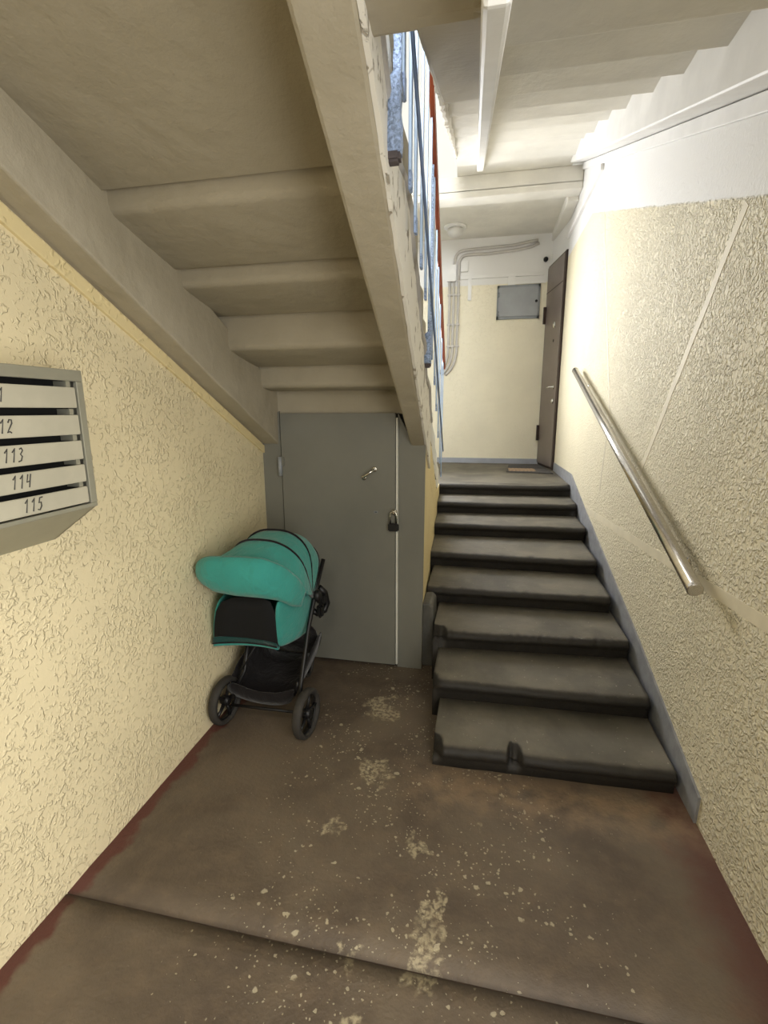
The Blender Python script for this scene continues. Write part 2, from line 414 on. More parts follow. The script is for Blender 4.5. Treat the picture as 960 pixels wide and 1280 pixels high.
# landings
bm = BM(); box(bm, SIDE(5.3), XR, 5.43, YF, ZL-.2, ZL-.002); box(bm, XL, SIDE(5.3), 5.235, YF, ZL-.2, ZL-.002); struct(obj('floor_landing', bm, M['step']))
bm = BM(); box(bm, XL, XR, 6.0, YF, 4.03, 4.20)
box(bm, XL, XR, 6.0, 6.22, 3.975, 4.06)
struct(bevel(obj('ceiling_landing', bm, M['white']), .012))
bm = BM(); box(bm, .80, XR, 6.2, YF, 3.93, 4.05); struct(bevel(obj('trim_1', bm, M['white']), .01))
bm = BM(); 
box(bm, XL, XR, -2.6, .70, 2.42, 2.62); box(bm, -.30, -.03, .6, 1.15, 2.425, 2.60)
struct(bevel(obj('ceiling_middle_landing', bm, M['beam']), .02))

# ---- left flight overhead (rises towards the viewer)
lf = root('stair_flight_left')
def beamL(x0f, x1f, ya, yb, htop, name='stringer', mat='beam'):
    bm = BM(); n = 24; A = []
    for i in range(n+1):
        y = ya+(yb-ya)*i/n; j = .004*nz(y*5, 3.3)+.003*nz(y*17, 1.)
        A.append([(x0f(y), y, SOFL(y)), (x1f(y)+j, y, SOFL(y)+.5*j), (x1f(y)+j, y, SOFL(y)+htop), (x0f(y), y, SOFL(y)+htop)])
    V = [[bm.verts.new(p) for p in r] for r in A]
    for i in range(n):
        for k in range(4): bm.faces.new((V[i][k], V[i][(k+1) % 4], V[i+1][(k+1) % 4], V[i+1][k]))
    bm.faces.new(V[0][::-1]); bm.faces.new(V[-1])
    return obj(name, bm, M[mat], lf)
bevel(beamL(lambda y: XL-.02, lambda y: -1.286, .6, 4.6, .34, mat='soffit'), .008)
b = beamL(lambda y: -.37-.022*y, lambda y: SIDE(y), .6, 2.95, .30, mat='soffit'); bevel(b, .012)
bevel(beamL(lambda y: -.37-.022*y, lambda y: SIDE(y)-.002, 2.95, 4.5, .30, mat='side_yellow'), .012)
# chipped white face of the well-side stringer
bm = BM(); n = 60; rows = []
for k in range(5):
    rows.append([(SIDE(.75+2.55*i/n)+.004+.0035*nz(i*.8, k*1.9), .75+2.55*i/n, SOFL(.75+2.55*i/n)+.004+.31*k/4+(.010*nz(i*.9, 5.) if k == 0 else 0)) for i in range(n+1)])
grid(bm, rows); o = obj('stringer_face', bm, M['chipped'], lf); solid(o, .012, 0)
# steps: each a block whose underside shows
ys = [.45, 1.61, 2.0, 2.368, 2.722, 2.935]
zs = [2.93, 2.405, 2.255, 2.137, 1.926, 1.80]   # soffit height at the far end of each step
zt = [2.98, 2.80, 2.35, 2.20, 1.985, 1.815]    # soffit height at its near end
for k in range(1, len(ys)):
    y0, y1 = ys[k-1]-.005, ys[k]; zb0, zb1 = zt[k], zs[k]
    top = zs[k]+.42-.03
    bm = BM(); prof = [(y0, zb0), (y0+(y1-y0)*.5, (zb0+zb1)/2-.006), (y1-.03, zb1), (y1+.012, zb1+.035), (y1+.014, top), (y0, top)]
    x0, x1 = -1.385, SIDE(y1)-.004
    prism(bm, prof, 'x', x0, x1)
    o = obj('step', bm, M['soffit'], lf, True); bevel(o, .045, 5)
# lower steps of the same flight, behind the cupboard wall
for k in range(5):
    y0 = 2.955+k*.42; z = 1.66-k*.19
    if k == 0: y0 = 2.932; z = 1.535
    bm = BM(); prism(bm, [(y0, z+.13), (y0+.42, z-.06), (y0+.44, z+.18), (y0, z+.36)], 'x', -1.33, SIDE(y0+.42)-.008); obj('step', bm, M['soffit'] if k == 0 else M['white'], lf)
# grey line that follows the step ends on the well side
wav = [(1.05, 2.60), (1.20, 2.52), (1.457, 2.366), (1.739, 2.415), (1.917, 2.397), (1.982, 2.312), (2.191, 2.238), (2.323, 2.136), (2.376, 2.059), (2.684, 2.027), (2.773, 1.869), (3.127, 1.82), (3.251, 1.646), (3.42, 1.60)]
wv = []
for (a, b_) in zip(wav[:-1], wav[1:]):
    for i in range(4):
        f = i/4; wv.append((a[0]+(b_[0]-a[0])*f, a[1]+(b_[1]-a[1])*f))
bm = BM(); tube(bm, [(SIDE(y)+.004, y, z) for y, z in wv], .016, 8); obj('edge_line', bm, M['step_line'], lf, True)
# step-end face above the line (bright whitewash)
bm = BM()
rows = [[(SIDE(y)-.004, y, SOFL(y)+.27) for y, z in wv], [(SIDE(y)-.003, y, max(z, SOFL(y)+.28)) for y, z in wv]]
grid(bm, rows); o = obj('step_ends', bm, M['chipped'], lf); solid(o, .008, -1)

# yellow wall below the left flight, beside the lower stairs
bm = BM(); n = 16; pts = []
A = []
for i in range(n+1):
    y = 2.955+(5.24-2.955)*i/n; zt_ = max(SOFL(y)+.16, ZL) if y > 3.0 else SOFL(y)
    A.append([(SIDE(y)-.06, y, 0), (SIDE(y)-.004, y, 0), (SIDE(y)-.004, y, zt_), (SIDE(y)-.06, y, zt_)])
V = [[bm.verts.new(p) for p in r] for r in A]
for i in range(n):
    for k in range(4): bm.faces.new((V[i][k], V[i][(k+1) % 4], V[i+1][(k+1) % 4], V[i+1][k]))
bm.faces.new(V[0][::-1]); bm.faces.new(V[-1])
struct(obj('wall_stair_side', bm, M['side_yellow']))

# ---- right flight overhead (rises away from the viewer)
rf = root('stair_flight_right')
Yk = [.75, 1.19, 1.67, 2.112, 2.552, 3.003, 3.575, 4.10, 4.63, 5.11, 5.58, 6.02]
Zk = [2.4, 2.56, 2.73, 2.906, 3.076, 3.254, 3.48, 3.685, 3.862, 4.05, 4.13, 4.2]
for k in range(1, 12):
    y0, y1, z = Yk[k-1], Yk[k]+.05, Zk[k]
    xl = (lambda y: -.115-.047*y) if k > 1 else (lambda y: -.02)
    bm = BM()
    hexa(bm, [(xl(y0), y0, z), (.80, y0, z), (.80, y1, z), (xl(y1), y1, z), (xl(y0), y0, z+.27), (.80, y0, z+.27), (.80, y1, z+.27), (xl(y1), y1, z+.27)])
    o = obj('step', bm, M['white'], rf); bevel(o, .004, 2)
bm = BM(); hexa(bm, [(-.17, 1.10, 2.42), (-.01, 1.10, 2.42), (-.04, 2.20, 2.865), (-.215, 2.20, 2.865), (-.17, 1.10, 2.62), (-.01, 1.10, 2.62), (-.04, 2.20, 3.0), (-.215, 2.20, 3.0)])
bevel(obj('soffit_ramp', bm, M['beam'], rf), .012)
def beamR(x0f, x1f, ya, yb, h, mat='white2'):
    bm = BM(); hexa(bm, [(x0f(ya), ya, SOFR(ya)), (x1f(ya), ya, SOFR(ya)), (x1f(yb), yb, SOFR(yb)), (x0f(yb), yb, SOFR(yb)),
        (x0f(ya), ya, SOFR(ya)+h), (x1f(ya), ya, SOFR(ya)+h), (x1f(yb), yb, SOFR(yb)+h), (x0f(yb), yb, SOFR(yb)+h)])
    return bevel(obj('stringer', bm, M[mat], rf), .01)
beamR(lambda y: -.002-.0305*y, lambda y: .042-.0265*y, .9, 6.03, .32)
beamR(lambda y: .772, lambda y: XR+.02, .9, 6.03, .62)
# ragged plaster along the free edge
bm = BM(); n = 90; rows = [[], []]
for i in range(n+1):
    y = 1.2+4.7*i/n; x = -.115-.047*y
    rows[0].append((x-.006+.010*nz(i*.9)+.006*nz(i*2.7, 4), y, SOFR(y)+.115+.015*nz(i*.6, 8)))
    rows[1].append((x-.004+.006*nz(i*.7, 3), y, SOFR(y)+.33))
grid(bm, rows); o = obj('plaster_edge', bm, M['chipped'], rf); solid(o, .014, 0)
bm = BM(); hexa(bm, [(-.12-.047*y_, y_, SOFR(y_)+.10+dz) if s_ else (.79, y_, SOFR(y_)+.10+dz) for dz in (.22, .26) for (y_, s_) in ((1.2, 1), (1.2, 0), (6.0, 0), (6.0, 1))])
obj('flight_top', bm, M['white'], rf)

# ---- mouldings on the right wall
def slant(name, y0, z0, y1, z1, w, t, mat, parent=None):
    bm = BM(); hexa(bm, [(XR-t, y0, z0), (XR+.01, y0, z0), (XR+.01, y1, z1), (XR-t, y1, z1), (XR-t, y0, z0+w), (XR+.01, y0, z0+w), (XR+.01, y1, z1+w), (XR-t, y1, z1+w)])
    return obj(name, bm, M[mat], parent)
struct(bevel(slant('trim_2', 1.0, SOFR(1.0)-.072, 6.05, SOFR(6.05)-.072, .066, .022, 'white2'), .003))
struct(bevel(slant('trim_3', 4.95, 3.70, 6.75, 3.72, .05, .03, 'white2'), .004))
# left wall trim line
bm = BM(); hexa(bm, [(XL-.01, .5, SOFL(.5)-.075), (XL+.014, .5, SOFL(.5)-.075), (XL+.014, 2.92, SOFL(2.92)-.06), (XL-.01, 2.92, SOFL(2.92)-.06),
    (XL-.01, .5, SOFL(.5)-.012), (XL+.014, .5, SOFL(.5)-.012), (XL+.014, 2.92, SOFL(2.92)-.012), (XL-.01, 2.92, SOFL(2.92)-.012)])
struct(bevel(obj('trim_4', bm, M['side_yellow']), .004))

# ---- grey-blue skirting painted beside the stairs
bm = BM()
upz = [(1.925, 0.0), (1.915, .13), (2.815, .386), (4.50, .795), (5.37, 1.02), (6.72, 1.005)]
prism(bm, [(y, z) for y, z in upz]+[(6.72, .7), (2.4, 0.0)], 'x', XR-.010, XR+.005)
struct(obj('baseboard_right', bm, M['plinth']))

# ---------------------------------------------------------------- lower stairs, each step its own piece
st = thing('staircase', 'worn grey concrete steps with chipped edges rising to the landing door', 'stairs', (.3, 2.0, 0))
noseL = [(-.187, 2.029), (-.230, 2.420), (-.271, 2.791), (-.362, 3.258), (-.422, 3.754), (-.458, 4.310), (-.470, 4.776), (-.47, 5.235)]
noseR = [(.888, 2.056), (.884, 2.445), (.887, 2.870), (.872, 3.283), (.872, 3.750), (.896, 4.345), (.905, 4.835), (.915, 5.30)]
rs = ZL/8
for i in range(8):
    (xl, yl), (xr, yr) = noseL[i], noseR[i]
    z1 = rs*(i+1); z0 = -.02; n_ = 140 if i in (0, 2) else 64
    if i < 7:
        bl, br = noseL[i+1][1]+.12, noseR[i+1][1]+.12
    else: bl = br = 5.45
    n = n_; rows = []; chs = []
    for k in range(n+1):
        f = k/n; x = xl+(xr-xl)*f; y = yl+(yr-yl)*f; yb = bl+(br-bl)*f
        w = .007*nz(x*4, i*3.1)+.004*nz(x*17, i*1.7); dz = .004*nz(x*3, i*2.2, 5.)-.003*math.exp(-((f-.5)/.25)**2)
        ch = 0.0
        if i == 0:
            ch = (.060 if f < .35 else .045)*max(0, 1-abs(f-.345)/(.018 if f < .345 else .045))**.55*(1+.45*nz(x*55))
            ch += .065*max(0, 1-f/.05)
        if i == 1: ch = .03*max(0, 1-f/.035)
        if i == 2: ch = .075*max(0, 1-f/.085)*(1+.3*nz(x*40))+.008*abs(nz(x*22, 7))
        if i in (3, 4): ch = .012*max(0, nz(x*14, i))
        if i in (6, 7): ch = .03*max(0, (f-.93)/.07)+.006*abs(nz(x*20, i))
        o_ = y+w+ch
        dd = .6*ch; chs.append(ch)
        rows.append([(x, y+.024, z0), (x, y+.024, z1-.072), (x, o_+.016, z1-.056-dd*.3), (x, o_+.004, z1-.044-dd*.4), (x, o_, z1-.030+dz-dd*.6), (x, o_+.006, z1-.014+dz-dd), (x, o_+.020, z1-.004+dz-dd),
                     (x, o_+.042, z1+dz-dd*.25), (x, max(y+.12, o_+.065), z1+dz), (x, (y+yb)/2, z1+dz*.6-.002), (x, yb, z1), (x, yb, z0)])
    bm = BM(); V = [[bm.verts.new(p) for p in r] for r in rows]; m_ = len(rows[0])
    for a in range(n):
        for q in range(m_): bm.faces.new((V[a][q], V[a][(q+1) % m_], V[a+1][(q+1) % m_], V[a+1][q]))
    bm.faces.new(V[0][::-1]); bm.faces.new(V[-1])
    if i >= 3:
        for v in bm.verts: v.co.x = max(v.co.x, SIDE(v.co.y)-.002)
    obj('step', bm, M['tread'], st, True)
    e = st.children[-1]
    at = e.data.attributes.new('shade_blend', 'FLOAT', 'POINT')
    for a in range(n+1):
        for q in range(m_): at.data[a*m_+q].value = (0, 0, 0, 0, 0, .04, .22, .60, 1, .95, .6, 0)[q]-(min(1.2, chs[a]*30) if q < 8 else 0)  # low values carry the painted shade, high values keep the tread colour
    e.data.polygons[-1].use_smooth = False; e.data.polygons[-2].use_smooth = False
# broken stub of the old side wall at the third step
bm = BM(); prism(bm, [(-.36, .0), (-.285, .0), (-.278, .25), (-.284, .42), (-.31, .445), (-.36, .44)], 'y', 2.97, 3.2)
o = obj('side_stub', bm, M['stub'], st); bevel(o, .01)

# ---------------------------------------------------------------- cupboard front under the left flight with grey door
d1 = root('door_1')
YD = 2.92
bm = BM(); prism(bm, [(XL, 0), (-1.272, 0), (-1.272, 1.68), (-1.283, 1.675), (-1.292, 1.60), (-1.292, 1.53), (XL, 1.53)], 'y', YD, YD+.03); obj('left_panel', bm, M['grey_paint'], d1)
bm = BM(); prism(bm, [(-.513, .0), (-.352, .0), (-.344, 1.525), (-.44, 1.525), (-.513, 1.67)], 'y', YD+.004, YD+.03); obj('right_panel', bm, M['grey_paint'], d1)
bm = BM(); box(bm, -.52, -.508, YD-.022, YD+.02, .03, 1.64, .002); obj('frame_flange', bm, M['grey_edge'], d1)
bm = BM(); box(bm, -1.30, -.45, YD+.02, YD+.04, 0.0, 1.75); obj('backing', bm, M['dark'], d1)
bm = BM(); box(bm, -1.263, -.524, YD-.018, YD+.018, .022, 1.667, .003); lfd = obj('door_leaf', bm, M['grey_paint'], d1)
bm = BM(); cyl(bm, (-1.272, YD-.024, 1.335), (0, 0, 1), .013, .12, 14); cyl(bm, (-1.272, YD-.024, 1.338), (0, 0, 1), .0145, .008, 14); obj('hinge', bm, M['cab'], lfd, True)
bm = BM(); box(bm, -1.268, -1.245, YD-.027, YD-.018, 1.34, 1.395, .002); obj('hinge_plate', bm, M['grey_paint'], lfd)
bm = BM()
h0, h1 = Vector((-.722, YD-.018, 1.275)), Vector((-.655, YD-.018, 1.328))
tube(bm, [h0, h0+Vector((.002, -.03, .002)), h0+Vector((.012, -.042, .01)), h1+Vector((-.012, -.042, -.01)), h1+Vector((-.002, -.03, -.002)), h1], .0075, 10)
for h_ in (h0, h1): lathe(bm, h_, (0, -1, 0), [(.017, 0), (.017, .003), (.010, .005)], 18)
obj('pull_handle', bm, M['chrome'], lfd, True)
bm = BM(); box(bm, -.660, -.635, YD-.021, YD-.017, 1.052, 1.066, .001); obj('keyhole_plate', bm, M['cab_edge'], lfd)
bm = BM(); box(bm, -.654, -.640, YD-.023, YD-.0205, 1.057, 1.061); obj('keyhole', bm, M['dark'], lfd)
bm = BM(); box(bm, -.590, -.520, YD-.026, YD-.017, 1.050, 1.082, .002); obj('hasp', bm, M['grey_paint'], lfd)
bm = BM(); lathe(bm, (-.530, YD-.024, 1.064), (0, -1, 0), [(.020, 0), (.020, .004), (.012, .012), (.008, .013)], 18); obj('hasp_eye', bm, M['chrome'], lfd, True)
pk = thing('padlock', 'black padlock with steel shackle hanging on the grey door hasp', 'padlock', (-.530, YD-.05, .965))
bm = BM(); box(bm, -.563, -.497, YD-.062, YD-.038, .948, .998, .006); obj('lock_body', bm, M['black'], pk)
bm = BM(); c0 = (-.530, YD-.05)
pts = [(c0[0]-.020, c0[1], .994), (c0[0]-.021, c0[1], 1.045)]+[(c0[0]-.021*math.cos(a), c0[1], 1.048+.024*math.sin(a)) for a in [math.pi*i/8 for i in range(1, 8)]]+[(c0[0]+.021, c0[1], 1.045), (c0[0]+.020, c0[1], .994)]
tube(bm, pts, .0055, 8); obj('shackle', bm, M['chrome'], pk, True)

# ---------------------------------------------------------------- stainless handrail on the right wall
hr = thing('handrail', 'brushed steel tube handrail sloping up the textured right wall', 'handrail', (XR, 3.5, 1.4))
P0, P1 = Vector((.850, 2.045, .975)), Vector((.850, 5.20, 2.06))
dr = (P1-P0).normalized()
bm = BM(); tube(bm, [P0, P1], .030, 24); obj('rail_tube', bm, M['steel'], hr, True); 
e = hr.children[-1]
for f in e.data.polygons:
    if len(f.vertices) > 4: f.use_smooth = False
for p in (P0, P1):
    s_ = -1 if p is P0 else 1
    bm = BM(); lathe(bm, p, dr*s_, [(.0312, -.012), (.0312, .003), (.027, .006)], 24); obj('end_cap', bm, M['steel'], hr)
for f in (.085, .90):
    q = P0.lerp(P1, f); bm = BM()
    tube(bm, [q+Vector((0, 0, -.028)), q+Vector((0, 0, -.05)), q+Vector((.02, 0, -.062)), q+Vector((.072, 0, -.062))], .008, 10); br = obj('bracket', bm, M['steel'], hr, True)
    bm = BM(); lathe(bm, (XR, q.y, q.z-.062), (-1, 0, 0), [(.026, 0), (.026, .004), (.010, .009)], 20); obj('bracket_plate', bm, M['steel'], br)

# ---------------------------------------------------------------- letterboxes on the left wall
mb = thing('letterbox_unit', 'grey metal five-slot letterbox unit with handwritten flat numbers on left wall', 'letterbox', (XL, .95, 1.4))
XF = -1.215; MY0, MY1 = .55, 1.318
bm = BM()
# casing: back, top, bottom (slants down to the wall), end and frame bars of the front
sec = [(XF, 1.386), (XF, 1.800), (XL, 1.805), (XL, 1.262)]
def sidep(y0, y1):
    q = [bm.verts.new((x, y0, z)) for x, z in sec]; r = [bm.verts.new((x, y1, z)) for x, z in sec]
    bm.faces.new(q[::-1]); bm.faces.new(r)
    for i in range(4): bm.faces.new((q[i], q[(i+1) % 4], r[(i+1) % 4], r[i]))
sidep(MY1-.012, MY1); sidep(MY0, MY0+.012)
hexa(bm, [(XF, MY0, 1.386), (XF, MY1, 1.386), (XL, MY1, 1.262), (XL, MY0, 1.262), (XF, MY0, 1.396), (XF, MY1, 1.396), (XL, MY1, 1.272), (XL, MY0, 1.272)])
box(bm, XL, XF, MY0, MY1, 1.792, 1.802)
box(bm, XF-.012, XF+.002, MY0, MY1, 1.770, 1.803); box(bm, XF-.012, XF+.002, MY0, MY1, 1.384, 1.397); box(bm, XF-.012, XF+.002, MY1-.024, MY1+.0005, 1.397, 1.770)
bevel(obj('casing', bm, M['mail_body'], mb), .002)
bm = BM(); box(bm, XF-.06, XF-.05, MY0+.02, MY1-.0125, 1.39, 1.79); obj('inner_back', bm, M['dark'], mb)
bm = BM(); cyl(bm, (XF-.10, MY1-.16, 1.331), (.6, 0, -1), .006, .012, 12); obj('drain_hole', bm, M['dark'], mb)
rows_z = [(1.692, 1.752), (1.613, 1.671), (1.538, 1.594), (1.468, 1.521), (1.402, 1.452)]
DIG = {'1': [[(.1, .72), (.45, 1), (.45, 0)]], '2': [[(.05, .75), (.2, .97), (.55, .95), (.65, .72), (.1, .05), (.45, .12), (.75, .02)]],
       '3': [[(.05, .92), (.35, 1), (.6, .82), (.3, .55), (.62, .38), (.5, .08), (.05, .02)]], '4': [[(.15, 1), (.08, .42), (.6, .48)], [(.62, 1), (.58, 0)]],
       '5': [[(.7, .98), (.22, .95), (.14, .58), (.52, .6), (.66, .3), (.42, .02), (.05, .08)]]}
nums = [('111', 1.062), ('112', 1.073), ('113', 1.092), ('114', 1.103), ('115', 1.127)]
for (z0, z1), (txt, yend) in zip(rows_z, nums):
    bm = BM(); box(bm, XF-.008, XF+.001, MY0+.015, MY1-.030, z0, z1, .002); dd = obj('letterbox_door', bm, M['mail_door'], mb)
    bm = BM(); box(bm, XF-.05, XF-.006, MY1-.055, MY1-.040, z1+.001, z1+.018); obj('slot_divider', bm, M['mail_body'], dd)
    bm = BM(); h = .036; wd = .021; y = yend-wd*len(txt)-.003; zc = (z0+z1)/2-h/2+.002
    for ch in txt:
        for stroke in DIG[ch]:
            pts = [(XF+.0018, y+px*wd*.85+pz*.008, zc+pz*h) for px, pz in stroke]; tube(bm, pts, .0019, 5)
        y += wd
    obj('number', bm, M['pencil'], dd)

# ---------------------------------------------------------------- pushchair in the corner
pr = thing('pushchair', 'teal pushchair with black frame and raised hood parked in the corner by the grey door', 'pushchair', (-1.08, 2.38, 0))
NU = 25
def hoop(phi, rad, yc=2.40, zc=.68, xc=-1.10, hw=.232, sag=0.0, p=2.6):
    out = []
    for i in range(NU):
        u = -1+2*i/(NU-1); ua = math.copysign(abs(u)**.75, u) if abs(u) < 1 else u
        rho = rad*max(0.0, 1-abs(ua)**p)**(1/p)*(1-sag*(1-abs(ua)**2))
        out.append((xc+hw*ua*(1-.13*abs(ua)**10), yc-rho*math.sin(phi), zc+rho*math.cos(phi)))
    return out
def mixrow(a, b, f, dz=0):
    return [tuple(Vector(p).lerp(Vector(q), f)+Vector((0, 0, dz*(1-abs(-1+2*i/(NU-1))**2)))) for i, (p, q) in enumerate(zip(a, b))]
def spread(keys):
    """resample a key polyline to NU points"""
    K = [Vector(k) for k in keys]; L = [0]
    for a, b_ in zip(K[:-1], K[1:]): L.append(L[-1]+(b_-a).length)
    out = []
    for i in range(NU):
        s_ = L[-1]*i/(NU-1); j = max(q for q in range(len(L)-1) if L[q] <= s_+1e-9)
        f = (s_-L[j])/max(1e-9, L[j+1]-L[j]); out.append(tuple(K[j].lerp(K[j+1], min(1, f))))
    return out
h1_ = hoop(R(28), .405); h2_ = hoop(R(2), .368); h3_ = hoop(R(-22), .35); h4_ = hoop(R(-42), .33); h5_ = hoop(R(-66), .30)
vis_top = spread([(-1.375, 2.07, .905), (-1.36, 2.03, .955), (-1.29, 2.0, .99), (-1.14, 1.985, 1.003), (-1.0, 2.0, .998), (-.925, 2.06, .945), (-.885, 2.14, .86), (-.872, 2.22, .765)])
vis_mid = spread([(-1.382, 2.06, .885), (-1.34, 2.0, .88), (-1.28, 1.965, .90), (-1.14, 1.955, .905), (-1.0, 1.97, .90), (-.935, 2.04, .855), (-.90, 2.12, .785), (-.885, 2.21, .725)])
vis_bot = spread([(-1.37, 2.08, .872), (-1.325, 2.05, .825), (-1.26, 2.01, .805), (-1.14, 2.0, .795), (-1.01, 2.02, .785), (-.95, 2.08, .755), (-.92, 2.15, .70), (-.90, 2.23, .672)])
vis_in = [(x+.01*(1 if x < -1.1 else -1), y+.05, z+.03) for x, y, z in vis_bot]
h0_ = [tuple(Vector(p)+Vector((0, .035, -.022))) for p in vis_top]
lip = [tuple(Vector(p)+Vector((0, .03, .004))) for p in vis_top]
bm = BM(); grid(bm, [vis_in, vis_bot, vis_mid, vis_top, lip]); o = obj('hood_flap', bm, M['teal'], pr, True); solid(o, .007, 0, 1)
bm = BM(); grid(bm, [h0_, mixrow(h0_, h1_, .5, -.004), h1_, mixrow(h1_, h2_, .3, -.012), mixrow(h1_, h2_, .7, -.012), h2_, mixrow(h2_, h3_, .5, -.010), h3_, mixrow(h3_, h4_, .5, -.008), h4_, mixrow(h4_, h5_, .5), h5_])
hood = obj('hood', bm, M['teal'], pr, True); solid(hood, .005, 0, 1)
for hp in (h1_, h2_, h4_):
    bm = BM(); tube(bm, [Vector(p)*1.0+Vector((0, 0, .002)) for p in hp], .0055, 8); obj('piping', bm, M['pram_black'], hood, True)
# seat tub
tub = BM()
front_l = [(-1.372, 2.16, .462), (-1.368, 2.155, .50), (-1.345, 2.13, .60), (-1.30, 2.10, .75)]
front_r = [(-1.018, 2.19, .462), (-1.012, 2.17, .50), (-1.005, 2.14, .60), (-.985, 2.10, .78)]
side_m = [(-.985, 2.28, .452), (-.955, 2.26, .52), (-.945, 2.24, .62), (-.93, 2.18, .74)]
side_b = [(-.955, 2.40, .440), (-.925, 2.40, .52), (-.918, 2.38, .60), (-.915, 2.30, .70)]
back_r = [(-.95, 2.56, .46), (-.93, 2.60, .56), (-.92, 2.60, .66), (-.92, 2.56, .72)]
back_l = [(-1.27, 2.56, .46), (-1.29, 2.60, .56), (-1.29, 2.60, .66), (-1.29, 2.56, .72)]
left_m = [(-1.35, 2.38, .45), (-1.36, 2.38, .52), (-1.355, 2.38, .62), (-1.33, 2.34, .72)]
grid(tub, [front_r, side_m, side_b, back_r, back_l, left_m, front_l])
o = obj('seat_side', tub, M['teal'], pr, True); solid(o, .008, 0, 2)
bm = BM(); grid(bm, [front_l, [tuple(Vector(a).lerp(Vector(b_), .5)+Vector((0, .03, 0))) for a, b_ in zip(front_l, front_r)], front_r])
o = obj('mesh_window', bm, M['mesh'], pr, True); solid(o, .006, 0, 1)
def lerp2(f, g, off=-.012):
    a = [Vector(p) for p in front_l]; b_ = [Vector(p) for p in front_r]
    def ev(K):
        s_ = g*(len(K)-1); j = min(int(s_), len(K)-2); return K[j].lerp(K[j+1], s_-j)
    return ev(a).lerp(ev(b_), f)+Vector((0, off+.03*4*f*(1-f), 0))
bm = BM(); grid(bm, [[lerp2(f/8, min(.99, .06+.26*g/4+.06*(1-f/8)*g/4)) for f in range(9)] for g in range(5)]); o = obj('lower_panel', bm, M['teal_dark'], pr, True); solid(o, .006, 0, 1)
bm = BM(); grid(bm, [[lerp2(f/8, -.0, -.012)+Vector((0, .05, -.005)) for f in range(9)], [lerp2(f/8, 0, -.014)+Vector((0, .0, -.012)) for f in range(9)], [lerp2(f/8, .1, -.016) for f in range(9)]]); o = obj('lower_lip', bm, M['teal'], pr, True); solid(o, .008, 0, 1)
bm = BM(); tube(bm, [lerp2(f/8, .12, -.020) for f in range(9)], .0045, 8)
obj('lower_piping', bm, M['pram_black'], pr, True)
bm = BM(); grid(bm, [[(-1.36, 2.2, .46), (-1.2, 2.22, .45), (-1.02, 2.2, .455)], [(-1.34, 2.4, .45), (-1.15, 2.4, .43), (-.96, 2.4, .44)], [(-1.27, 2.56, .47), (-1.1, 2.56, .46), (-.95, 2.56, .46)]])
o = obj('seat_base', bm, M['pram_black'], pr, True); solid(o, .01, 0, 1)
# frame
def ptube(name, pts, r=.011, mat='black'):
    bm = BM(); tube(bm, pts, r, 10); return obj(name, bm, M[mat], pr, True)
ptube('leg', [(-.905, 2.15, .145), (-.905, 2.20, .27), (-.905, 2.34, .52), (-.895, 2.45, .70), (-.885, 2.56, .84)], .012)
ptube('leg', [(-1.295, 2.165, .145), (-1.25, 2.24, .28), (-1.245, 2.32, .50)], .012)
ptube('front_leg', [(-1.06, 2.70, .12), (-1.0, 2.55, .35), (-.93, 2.46, .56)], .011)
ptube('front_leg', [(-1.21, 2.68, .12), (-1.22, 2.5, .35), (-1.25, 2.40, .56)], .011)
ptube('cross_bar', [(-1.26, 2.22, .29), (-1.20, 2.34, .42), (-1.16, 2.42, .48)], .007)
ptube('axle', [(-1.29, 2.145, .120), (-1.1, 2.15, .118), (-.90, 2.145, .125)], .008)
ptube('basket_bar', bez((-.925, 2.20, .27), (-.925, 2.19, .17), (-1.0, 2.20, .165), 6)+[Vector((-1.25, 2.20, .165))], .008)
hub = BM(); lathe(hub, (-.885, 2.44, .665), (1, 0, 0), [(.030, -.02), (.034, -.012), (.034, .012), (.028, .02)], 20); obj('hood_pivot', hub, M['black'], pr, True)
ptube('handle', [(-.895, 2.50, .69), (-.872, 2.53, .65), (-.866, 2.55, .58), (-.88, 2.54, .535), (-.91, 2.50, .53), (-.94, 2.48, .56)], .018)
bm = BM(); box(bm, -.905, -.86, 2.47, 2.53, .585, .66, .015); box(bm, -.90, -.865, 2.45, 2.50, .52, .60, .012); obj('latch', bm, M['black'], pr)
ptube('strap', [(-.925, 2.22, .82), (-.915, 2.26, .79), (-.90, 2.32, .74), (-.893, 2.38, .68)], .008, 'pram_black')
# basket
bm = BM()
bl_ = [[(-1.315, 2.20, .15), (-1.11, 2.20, .135), (-.965, 2.20, .15)], [(-1.33, 2.165, .235), (-1.11, 2.17, .205), (-.935, 2.17, .215)]]
grid(bm, [[(-1.32, 2.19, .250), (-1.31, 2.20, .16), (-1.27, 2.25, .135), (-1.1, 2.30, .13), (-.97, 2.25, .14), (-.955, 2.20, .17), (-.93, 2.19, .255)],
          [(-1.32, 2.40, .33), (-1.29, 2.42, .20), (-1.25, 2.44, .17), (-1.1, 2.46, .165), (-.97, 2.44, .17), (-.945, 2.42, .20), (-.905, 2.40, .37)],
          [(-1.28, 2.62, .36), (-1.26, 2.62, .24), (-1.22, 2.62, .20), (-1.1, 2.62, .20), (-.98, 2.62, .20), (-.95, 2.62, .24), (-.92, 2.62, .40)]])
o = obj('basket', bm, M['pram_black'], pr, True); solid(o, .008, 0, 1)
bm = BM(); grid(bm, [[(-1.32, 2.185, .245), (-1.2, 2.165, .212), (-1.1, 2.16, .205), (-1.0, 2.165, .212), (-.932, 2.185, .245)], [(-1.325, 2.165, .19), (-1.2, 2.145, .17), (-1.1, 2.14, .165), (-1.0, 2.145, .17), (-.94, 2.165, .20)], [(-1.30, 2.20, .145), (-1.2, 2.18, .135), (-1.1, 2.175, .13), (-1.0, 2.18, .135), (-.965, 2.20, .145)]])
